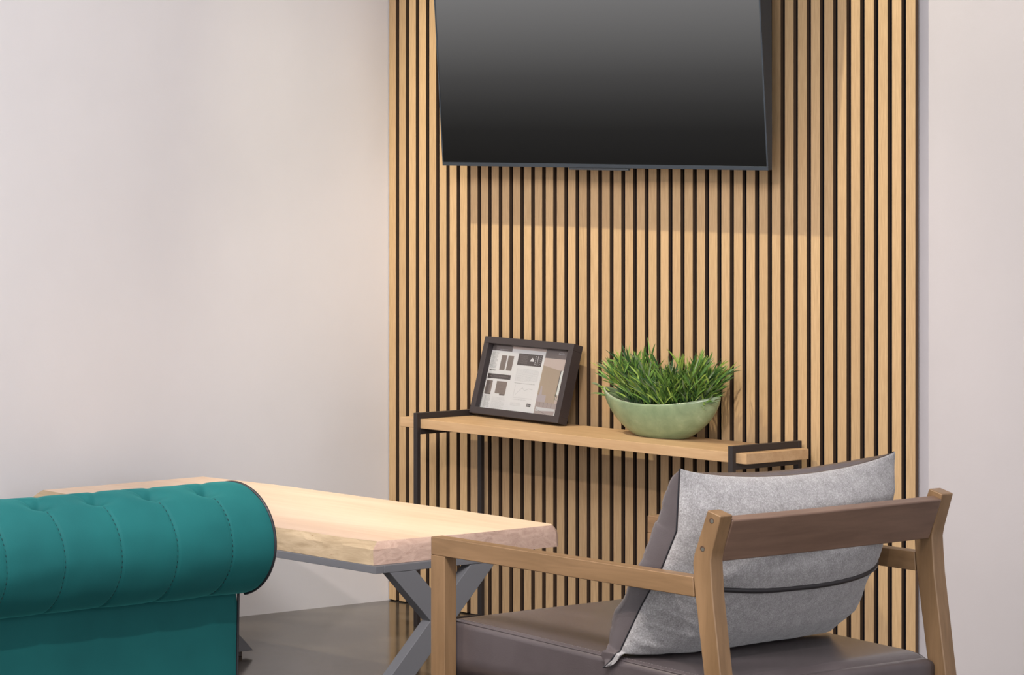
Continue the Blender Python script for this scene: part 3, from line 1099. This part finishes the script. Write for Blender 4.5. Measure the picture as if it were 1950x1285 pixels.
# ------------------------------------------------------------------ teal chesterfield seat
cs = thing('chesterfield_sofa', 'teal velvet sofa with rolled button-tufted back, seen from behind', 'sofa', (2.0, -3.4, 0))
YE = -2.857          # far end of the roll
YN = -4.25
CX, CZ, RR = 2.3195, 0.6525, 0.1045
NYR, NA = 520, 190
a0, a1 = math.radians(-80), math.radians(262)
ys = np.linspace(YE, YN, NYR)
stitch = [-2.963 - 0.1345 * k for k in range(10)]
dimple_a = math.radians(63)
G = np.zeros((NYR, NA, 3))
for i, y in enumerate(ys):
    for j in range(NA):
        a = a0 + (a1 - a0) * j / (NA - 1)
        ks = min(stitch, key=lambda s_: abs(s_ - y))
        dy = y - ks
        fr_ = (dy / 0.067)
        r = RR + 0.0035
        # puffs between the seams, narrow groove on each seam
        back_w = 1 / (1 + math.exp(-(dimple_a - a) * 14))
        r -= 0.0022 * math.exp(-(dy / 0.0035) ** 2) * back_w + 0.0022 * (fr_ ** 2 < 1) * max(0, (1 - abs(fr_))) ** 3 * back_w
        # button dimples on top of the roll, second row staggered to the front
        for (yy, aa) in ((ks, dimple_a + 0.14), (ks - 0.06725, dimple_a + 1.05), (ks + 0.06725, dimple_a + 1.05), (ks, dimple_a + 1.95)):
            da = (a - aa) * RR
            dd = math.hypot(y - yy, da)
            r -= (0.024 if aa < dimple_a + 0.5 else 0.009) * math.exp(-(math.hypot((y - yy) / 0.024, da / 0.014)) ** 1.4)
        # diagonal pleats between staggered buttons
        if a > dimple_a + 0.14:
            tpl = (a - dimple_a - 0.14) / 0.91
            if tpl < 1:
                for sgn in (-1, 1):
                    yl = ks + sgn * 0.06725 * tpl
                    r -= 0.0045 * (1 - tpl) * math.exp(-((y - yl) / 0.009) ** 2)
        # rounding in towards the piped end
        e = (YE - y)
        r -= 0.0035 * math.exp(-e / 0.007)
        r += 0.0016 * mnoise.noise(Vector((y * 9, a * 2.5, 4)))
        # softer sag of the lower back
        if a < 0:
            r -= 0.004 * math.exp(-((a + 1.4) / 0.25) ** 2)
        G[i, j] = (CX + r * math.cos(a), y, CZ + r * math.sin(a))
rb = MB()
rb.grid(G, 0)
end = [tuple(p) for p in G[0]]
rb.add(end, [tuple(range(NA))], 0)
rb.add([tuple(p) for p in G[-1]], [tuple(range(NA))[::-1]], 0)
roll = rb.build('rolled_back', M['velvet'], cs)
# stitching down the back of the roll
for s_ in stitch:
    th_ = MB()
    i = int(np.argmin(abs(ys - s_)))
    js_ = [j for j in range(NA) if -1.33 < a0 + (a1 - a0) * j / (NA - 1) < dimple_a + 0.05]
    for j in range(js_[0], js_[-1] - 2, 3):
        q = []
        for jj in (j, j + 1, j + 2):
            a = a0 + (a1 - a0) * jj / (NA - 1)
            p = G[i, jj].copy()
            p[0] += 0.0004 * math.cos(a)
            p[2] += 0.0004 * math.sin(a)
            q.append(p)
        th_.tube([q[0], q[1], q[1] + (q[2] - q[1]) * 0.35], 0.0007, 5)
    o_ = th_.build('stitching', M['thread_teal'], cs)
    o_.parent = roll
for s_ in stitch:
    i = int(np.argmin(abs(ys - s_)))
    j = int((dimple_a + 0.14 - a0) / (a1 - a0) * (NA - 1))
    p = G[i, j]
    bt = MB()
    bt.grid(np.array([[(p[0] + 0.008 * math.sin(f_) * math.cos(q), p[1] + 0.008 * math.sin(f_) * math.sin(q), p[2] + 0.0045 * math.cos(f_)) for q in np.linspace(0, 2 * math.pi, 14)[:-1]] for f_ in np.linspace(0.01, math.pi - 0.01, 8)]), 0, closed_v=True)
    o_ = bt.build('button', M['velvet'], cs)
    o_.parent = roll
# piping round the end of the roll and down the corner
pb = MB()
rim = [(CX + (RR + 0.0005) * math.cos(a), YE + 0.0005, CZ + (RR + 0.0005) * math.sin(a)) for a in np.linspace(math.radians(-76), math.radians(262), 100)]
pb.tube(rim, 0.0034, 8, up=(0, 1, 0))
o_ = pb.build('piping', M['piping'], cs)
o_.parent = roll
# upright back below the roll
bp_ = MB()
NZ_ = 60
Gp = np.zeros((NYR // 2, NZ_, 3))
for i, y in enumerate(np.linspace(YE - 0.006, YN, NYR // 2)):
    for j, z in enumerate(np.linspace(0.10, 0.556, NZ_)):
        tz = (0.556 - z) / 0.45
        x = 2.336 - 0.004 * math.sin(tz * math.pi) + 0.006 * max(0, 1 - tz * 6) ** 2 * 0
        x += 0.0025 * mnoise.noise(Vector((y * 5, z * 7, 8)))
        x -= 0.004 * math.exp(-(YE - 0.006 - y) / 0.004)
        x -= 0.009 * math.exp(-(0.556 - z) / 0.009)
        Gp[i, j] = (x, y, z)
bp_.grid(Gp, 0)
nyp = NYR // 2
xi = 2.215
for k, y in ((0, YE - 0.006), (nyp - 1, YN)):
    bp_.add([tuple(Gp[k, j]) for j in range(NZ_)] + [(2.32, y, 0.600), (xi, y, 0.600), (xi, y, 0.10)], [tuple(range(NZ_ + 3))])
bp_.add([(xi, YE - 0.006, 0.10), (xi, YE - 0.006, 0.60), (xi, YN, 0.60), (xi, YN, 0.10)], [(0, 1, 2, 3)])
bp_.add([tuple(Gp[0, 0]), tuple(Gp[-1, 0]), (xi, YN, 0.10), (xi, YE - 0.006, 0.10)], [(0, 1, 2, 3)])
bp_.build('back_panel', M['velvet'], cs)
cp = MB()
cp.tube(up=(0, 1, 0), r=0.0026, seg=8, pts=[(2.3335 - 0.004 * math.sin((0.556 - z) / 0.45 * math.pi), YE - 0.0045, z) for z in np.linspace(0.10, 0.552, 30)])
cp.build('corner_piping', M['piping'], cs)
# seam tuck under the roll
sm = MB()
sm.tube([(2.3290 + 0.0012 * mnoise.noise(Vector((y * 20, 0, 0))), y, 0.5515 + 0.0015 * mnoise.noise(Vector((y * 12, 3, 0)))) for y in np.linspace(YE - 0.012, YN, 90)], 0.0026, 8)
sm.build('welt', M['velvet'], cs)
MB().box((1.62, YN, 0.10), (2.214, YE - 0.008, 0.30)).build('seat_base', M['velvet'], cs, 0.02, 4)
MB().box((1.60, YN + 0.005, 0.301), (2.213, YE - 0.012, 0.43)).build('seat_cushion', M['velvet'], cs, 0.035, 5)
for x in (1.68, 2.27):
    for y in (YE - 0.07, YN + 0.07):
        lg = MB()
        lg.grid(np.array([[(x + r_ * math.cos(q), y + r_ * math.sin(q), z) for q in np.linspace(0, 2 * math.pi, 20)[:-1]] for r_, z in ((0.014, 0.0), (0.016, 0.02), (0.026, 0.08), (0.026, 0.0995))]), 0, closed_v=True)
        ring0 = [(x + 0.014 * math.cos(q), y + 0.014 * math.sin(q), 0.0) for q in np.linspace(0, 2 * math.pi, 20)[:-1]]
        lg.add(ring0, [tuple(range(19))])
        lg.build('foot', M['walnut_z'], cs)
